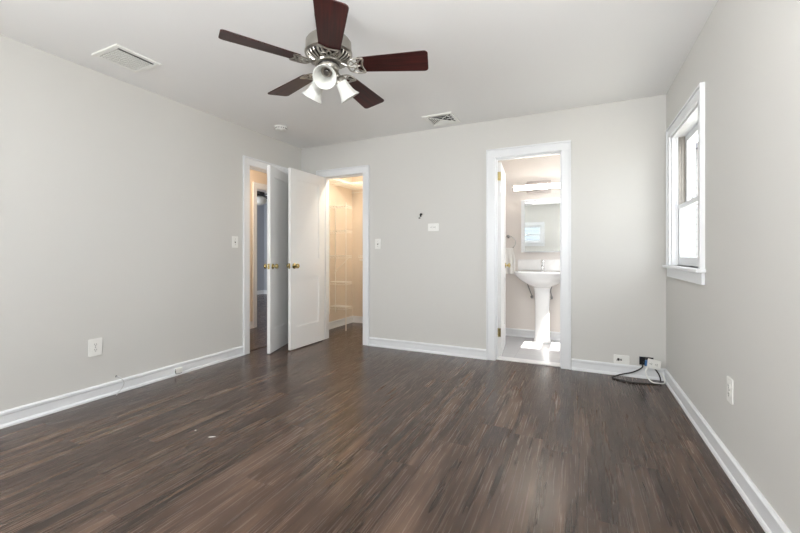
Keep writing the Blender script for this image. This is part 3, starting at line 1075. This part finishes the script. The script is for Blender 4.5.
def wire_shelf(bm, x0, x1, y0, y1, z, along='y', pitch=0.028, lip=True):
    """wire deck; wires run across the depth, rods along the length"""
    if along == 'y':   # length along y, depth along x
        n_ = int((y1 - y0) / pitch)
        for i in range(n_ + 1):
            y = y0 + (y1 - y0) * i / n_
            pts_ = [(x0, y, z), (x1, y, z)] + ([(x1 + 0.001, y, z - 0.03)] if lip else [])
            tube(bm, pts_, WR, 4)
        for x in (x0, (x0 + x1) / 2, x1):
            cyl(bm, (x, y0, z - 0.004), (x, y1, z - 0.004), 0.0035, seg=6)
        if lip:
            cyl(bm, (x1, y0, z - 0.03), (x1, y1, z - 0.03), 0.0035, seg=6)
    else:
        n_ = int((x1 - x0) / pitch)
        for i in range(n_ + 1):
            x = x0 + (x1 - x0) * i / n_
            pts_ = [(x, y1, z), (x, y0, z)] + ([(x, y0 - 0.001, z - 0.03)] if lip else [])
            tube(bm, pts_, WR, 4)
        for y in (y0, (y0 + y1) / 2, y1):
            cyl(bm, (x0, y, z - 0.004), (x1, y, z - 0.004), 0.0035, seg=6)
        if lip:
            cyl(bm, (x0, y0, z - 0.03), (x1, y0, z - 0.03), 0.0035, seg=6)


tw = thing('wire_shelf_tower', 'narrow white wire shelf tower with five shelves in the closet', 'shelf unit', (XL + 0.004, 4.48, 0))
for s_i, z in enumerate((1.76, 1.41, 1.055, 0.68, 0.33)):
    bm = BM()
    wire_shelf(bm, 0.006, 0.285, 0.0, 0.15, z, 'y')
    # zigzag end lip facing the doorway
    zz = []
    for i in range(13):
        zz.append((0.006 + 0.279 * i / 12, -0.001, z - (0.035 if i % 2 else 0.0)))
    tube(bm, zz, WR, 4)
    cyl(bm, (0.006, 0, z - 0.036), (0.285, 0, z - 0.036), 0.003, seg=6)
    obj('shelf', bm, M['white_wire'], tw)
for (x, y, za, zb) in ((0.006, 0.0, 0.22, 1.86), (0.006, 0.15, 0.22, 1.86), (0.287, 0.0, 0.0, 1.80)):
    bm = BM(); cyl(bm, (x, y, za), (x, y, zb), 0.0065, seg=10)
    obj('post', bm, M['white_wire'], tw, smooth=True)
bm = BM(); tube(bm, [(0.006, 0.12, 0.80), (0.27, 0.12, 1.04)], 0.005, 6)
obj('brace', bm, M['white_wire'], tw)

sh = thing('wire_shelf', 'white wire shelf with hanging rod along the closet end wall', 'shelf', (-2.95, YC, 1.055))
bm = BM(); wire_shelf(bm, 0.012, 0.99, -0.30, -0.004, 0, 'x')
obj('deck', bm, M['white_wire'], sh)
bm = BM(); cyl(bm, (0.012, -0.27, -0.065), (0.99, -0.27, -0.065), 0.010, seg=10)
obj('hanging_rod', bm, M['white_wire'], sh, smooth=True)
bm = BM(); tube(bm, [(0.10, -0.004, -0.28), (0.10, -0.28, -0.02)], 0.005, 6)
obj('brace', bm, M['white_wire'], sh)

sh = thing('wire_shelf', 'white wire shelf high under the closet ceiling', 'shelf', (XL + 0.006, YC, 2.10))
bm = BM(); wire_shelf(bm, 0.0, 1.27, -0.52, -0.004, 0, 'x')
obj('deck', bm, M['white_wire'], sh)
bm = BM(); wire_shelf(bm, 0.0, 0.30, -0.98, -0.55, 0.0, 'y')
obj('side_deck', bm, M['white_wire'], sh)
bm = BM(); cyl(bm, (0.0, -0.03, -0.06), (1.27, -0.03, -0.06), 0.006, seg=8)
obj('wall_rail', bm, M['white_wire'], sh, smooth=True)

# ================================================================ BATHROOM
SX = -0.40
sink = thing('pedestal_sink', 'white porcelain pedestal sink with chrome faucet in the bathroom', 'sink', (SX, 4.87, 0.008))


def dshape(hw_, yf, yb, n=36):
    """closed D outline: straight back at yb, rounded front at yf"""
    out = []
    for k in range(n):
        a = 2 * PI * k / n
        c_, s_ = math.cos(a), math.sin(a)
        e = 0.72
        x = hw_ * (abs(c_) ** e) * (1 if c_ >= 0 else -1)
        if s_ >= 0:
            y = yb * (abs(s_) ** 0.35)
        else:
            y = yf * (abs(s_) ** 0.85)
        out.append((x, y))
    return out


bm = BM()
rings = []
for z, hw_, yf, yb in ((0.665, 0.085, -0.06, 0.12), (0.685, 0.12, -0.10, 0.14), (0.715, 0.185, -0.155, 0.165), (0.755, 0.25, -0.205, 0.18), (0.80, 0.295, -0.24, 0.19), (0.835, 0.318, -0.258, 0.19), (0.842, 0.322, -0.262, 0.19), (0.850, 0.322, -0.262, 0.19), (0.855, 0.318, -0.258, 0.186),
                        (0.852, 0.285, -0.225, 0.08), (0.835, 0.265, -0.205, 0.06), (0.78, 0.22, -0.16, 0.03), (0.75, 0.12, -0.09, 0.0), (0.745, 0.03, -0.03, -0.01)):
    rings.append([Vector((x, y, z)) for x, y in dshape(hw_, yf, yb)])
loft(bm, rings)
obj('basin', bm, M['porcelain'], sink, smooth=True)
bm = BM()
rings = []
for z, rx, ry, yo in ((0, 0.098, 0.082, 0.05), (0.02, 0.098, 0.082, 0.05), (0.05, 0.088, 0.072, 0.05), (0.20, 0.080, 0.066, 0.05), (0.45, 0.082, 0.068, 0.05), (0.60, 0.090, 0.076, 0.045), (0.67, 0.100, 0.085, 0.04), (0.70, 0.11, 0.09, 0.04)):
    rings.append([Vector((rx * math.cos(2 * PI * k / 32), yo + ry * math.sin(2 * PI * k / 32), z)) for k in range(32)])
loft(bm, rings)
obj('pedestal', bm, M['porcelain'], sink, smooth=True)
fc = None
bm = BM()
lathe(bm, [(0.026, 0.852), (0.026, 0.860), (0.020, 0.864), (0.019, 0.955), (0.021, 0.958), (0.021, 0.985), (0.016, 0.992)], Matrix.Translation((0, 0.13, 0)), 24)
tube(bm, spline([(0, 0.13, 0.915), (0, 0.07, 0.925), (0, 0.03, 0.915), (0, 0.022, 0.898)], 6), 0.012, 10)
box(bm, -0.007, 0.007, 0.08, 0.14, 0.990, 1.002)
obj('faucet', bm, M['chrome'], sink, smooth=True, label='chrome single-hole faucet')
for x in (-0.15, 0.10):
    s = 1 if x > 0 else -1
    bm = BM()
    tube(bm, spline([(x - 0.035 * (1 if x < 0 else -0.5), 0.15, 0.70), (x - 0.01, 0.17, 0.62), (x + 0.02 * (1 if x < 0 else 0), 0.175, 0.54)], 6), 0.006, 8)
    cyl(bm, (x + 0.02 * (x < 0), 0.225, 0.53), (x + 0.02 * (x < 0), 0.155, 0.53), 0.008)
    lathe(bm, [(0.012, -0.02), (0.014, 0.0), (0.010, 0.022)], Matrix.Translation((x + 0.02 * (x < 0), 0.175, 0.53)), 14)
    lathe(bm, [(0.016, 0), (0.018, 0.008), (0.012, 0.016)], frame_to((x + 0.02 * (x < 0), 0.155, 0.53), (0, -1, 0)), 14)
    obj('supply_valve', bm, plain('dull_chrome', (0.35, 0.35, 0.36, 1), 0.25, 1.0, vary=.05), sink, smooth=True, label='chrome shut-off valve with supply line')

bm = BM()
prism(bm, rrect(0.64, 0.14, 0.018, 5), 0, 0.02, Matrix.Translation((SX + 0.01, YC, 0.938)) @ Matrix.Rotation(PI / 2, 4, 'X'))
tag(obj('backsplash', bm, M['marble'], bevel=0.003), 'low white marble backsplash behind the sink faucet', 'backsplash')

mc = thing('medicine_cabinet', 'white medicine cabinet with mirrored front above the sink', 'mirror cabinet', (-0.38, YC, 1.10))
bm = BM(); box(bm, -0.272, 0.272, -0.135, -0.0005, 0, 0.655)
obj('body', bm, M['trim'], mc, bevel=0.002)
bm = BM(); box(bm, -0.228, 0.272, -0.143, -0.136, 0.012, 0.655)
obj('mirror', bm, M['mirror'], mc, label='mirrored door reflecting the bedroom')

vl = thing('vanity_light', 'lit horizontal tube light with chrome back plate above the mirror', 'wall light', (-0.455, YC, 1.93))
bm = BM(); prism(bm, rrect(0.29, 0.15, 0.01, 3), 0, 0.03, Matrix.Rotation(PI / 2, 4, 'X'))
obj('back_plate', bm, plain('satin_chrome', (0.50, 0.44, 0.42, 1), 0.35, 0.9, vary=.02), vl, bevel=0.003)
bm = BM(); cyl(bm, (-0.29, -0.10, -0.015), (0.42, -0.10, -0.015), 0.030, seg=32)
bmesh.ops.bisect_plane(bm, geom=bm.verts[:] + bm.edges[:] + bm.faces[:], plane_co=(0, -0.098, 0), plane_no=(0, 1, 0), clear_outer=True)
obj('glass_tube', bm, M['tube'], vl, smooth=True, label='glowing white tube')
bm = BM(); box(bm, -0.29, 0.42, -0.106, -0.080, -0.047, 0.017)  # backing added so the tube does not overlight the wall
obj('light_shield', bm, M['trim'], vl, label='white shield added behind the glowing tube to keep its light off the wall')
for x in (-0.29, 0.42):
    s = -1 if x < 0 else 1
    bm = BM(); cyl(bm, (x - s * 0.002, -0.10, -0.015), (x + s * 0.014, -0.10, -0.015), 0.033, seg=24)
    cyl(bm, (x + s * 0.012, -0.10, -0.015), (x + s * 0.026, -0.10, -0.015), 0.008, seg=12)
    obj('end_cap', bm, M['chrome'], vl, smooth=True)
for x in (-0.08, 0.1):
    bm = BM()
    cyl(bm, (x, -0.08, -0.01), (x, -0.02, -0.005), 0.008)
    obj('mount', bm, M['chrome'], vl, smooth=True)

tr = thing('towel_ring', 'chrome towel ring on bathroom wall left of the mirror', 'towel ring', (-0.835, YC, 1.305))
bm = BM(); lathe(bm, [(0.024, 0), (0.024, 0.008), (0.012, 0.012), (0.010, 0.045), (0.013, 0.052)], Matrix.Rotation(PI / 2, 4, 'X'), 24)
obj('mount', bm, M['chrome'], tr, smooth=True)
bm = BM()
rr_ = 0.082
tube(bm, [(0.02 + rr_ * math.sin(2 * PI * k / 40), -0.048, -rr_ + 0.005 + rr_ * math.cos(2 * PI * k / 40)) for k in range(40)], 0.0045, 8, closed=True)
obj('ring', bm, M['chrome'], tr, smooth=True)

# towel folded over the ring
bm = BM()
cols, rows = 22, 26
hwid = 0.075
grid = []
for side in (0, 1):
    for j in range(rows):
        f = j / (rows - 1)
        length = 0.335 if side else 0.30
        row = []
        for i in range(cols):
            g_ = i / (cols - 1) * 2 - 1
            wid = hwid * (0.62 + 0.38 * min(1, (1 - f if side == 0 else f) * 2.2))
            zz = (1 - f) if side == 0 else f
            fold = 0.009 * math.sin(g_ * 9 + 1.3 + side) * min(1, zz * 3)
            y = (-0.036 if side == 0 else -0.064) + fold + (0.014 * (1 - min(1, zz * 9)) if side == 0 else -0.0)
            row.append(Vector((g_ * wid, y - 0.01, -zz * length)))
        grid.append(row)
vv = [[bm.verts.new(p) for p in r_] for r_ in grid]
for a, b in zip(vv, vv[1:]):
    for i in range(cols - 1):
        bm.faces.new((a[i], a[i + 1], b[i + 1], b[i]))
o = obj('hand_towel', bm, M['towel'], loc=(-0.815, YC + 0.008, 1.155), smooth=True)
md = o.modifiers.new('thick', 'SOLIDIFY'); md.thickness = 0.007; md.offset = 0
tag(o, 'white hand towel hanging from the bathroom towel ring', 'towel')

# ================================================================ ROOM BEYOND THE HALL
ff = thing('hall_room_fan', 'dark bladed ceiling fan with white globe in the room across the hall', 'ceiling fan', (-5.55, 5.43, H))
bm = BM(); lathe(bm, [(0.07, 0), (0.06, -0.05), (0.02, -0.06), (0.016, -0.14), (0.09, -0.15), (0.10, -0.22), (0.06, -0.25)], seg=28)
obj('motor_housing', bm, M['fan_dark'], ff, smooth=True)
for k in range(4):
    bm = BM(); prism(bm, [(0.09, -0.03), (0.16, -0.06), (0.60, -0.07), (0.62, -0.05), (0.62, 0.05), (0.60, 0.07), (0.16, 0.06), (0.09, 0.03)], -0.215, -0.205, Matrix.Rotation(R(30 + 90 * k), 4, 'Z'))
    obj('blade', bm, M['fan_dark'], ff)
bm = BM(); lathe(bm, [(0.06, -0.25), (0.12, -0.28), (0.135, -0.33), (0.11, -0.39), (0.05, -0.42), (0.002, -0.425)], seg=28)
obj('globe', bm, M['frosted'], ff, smooth=True)
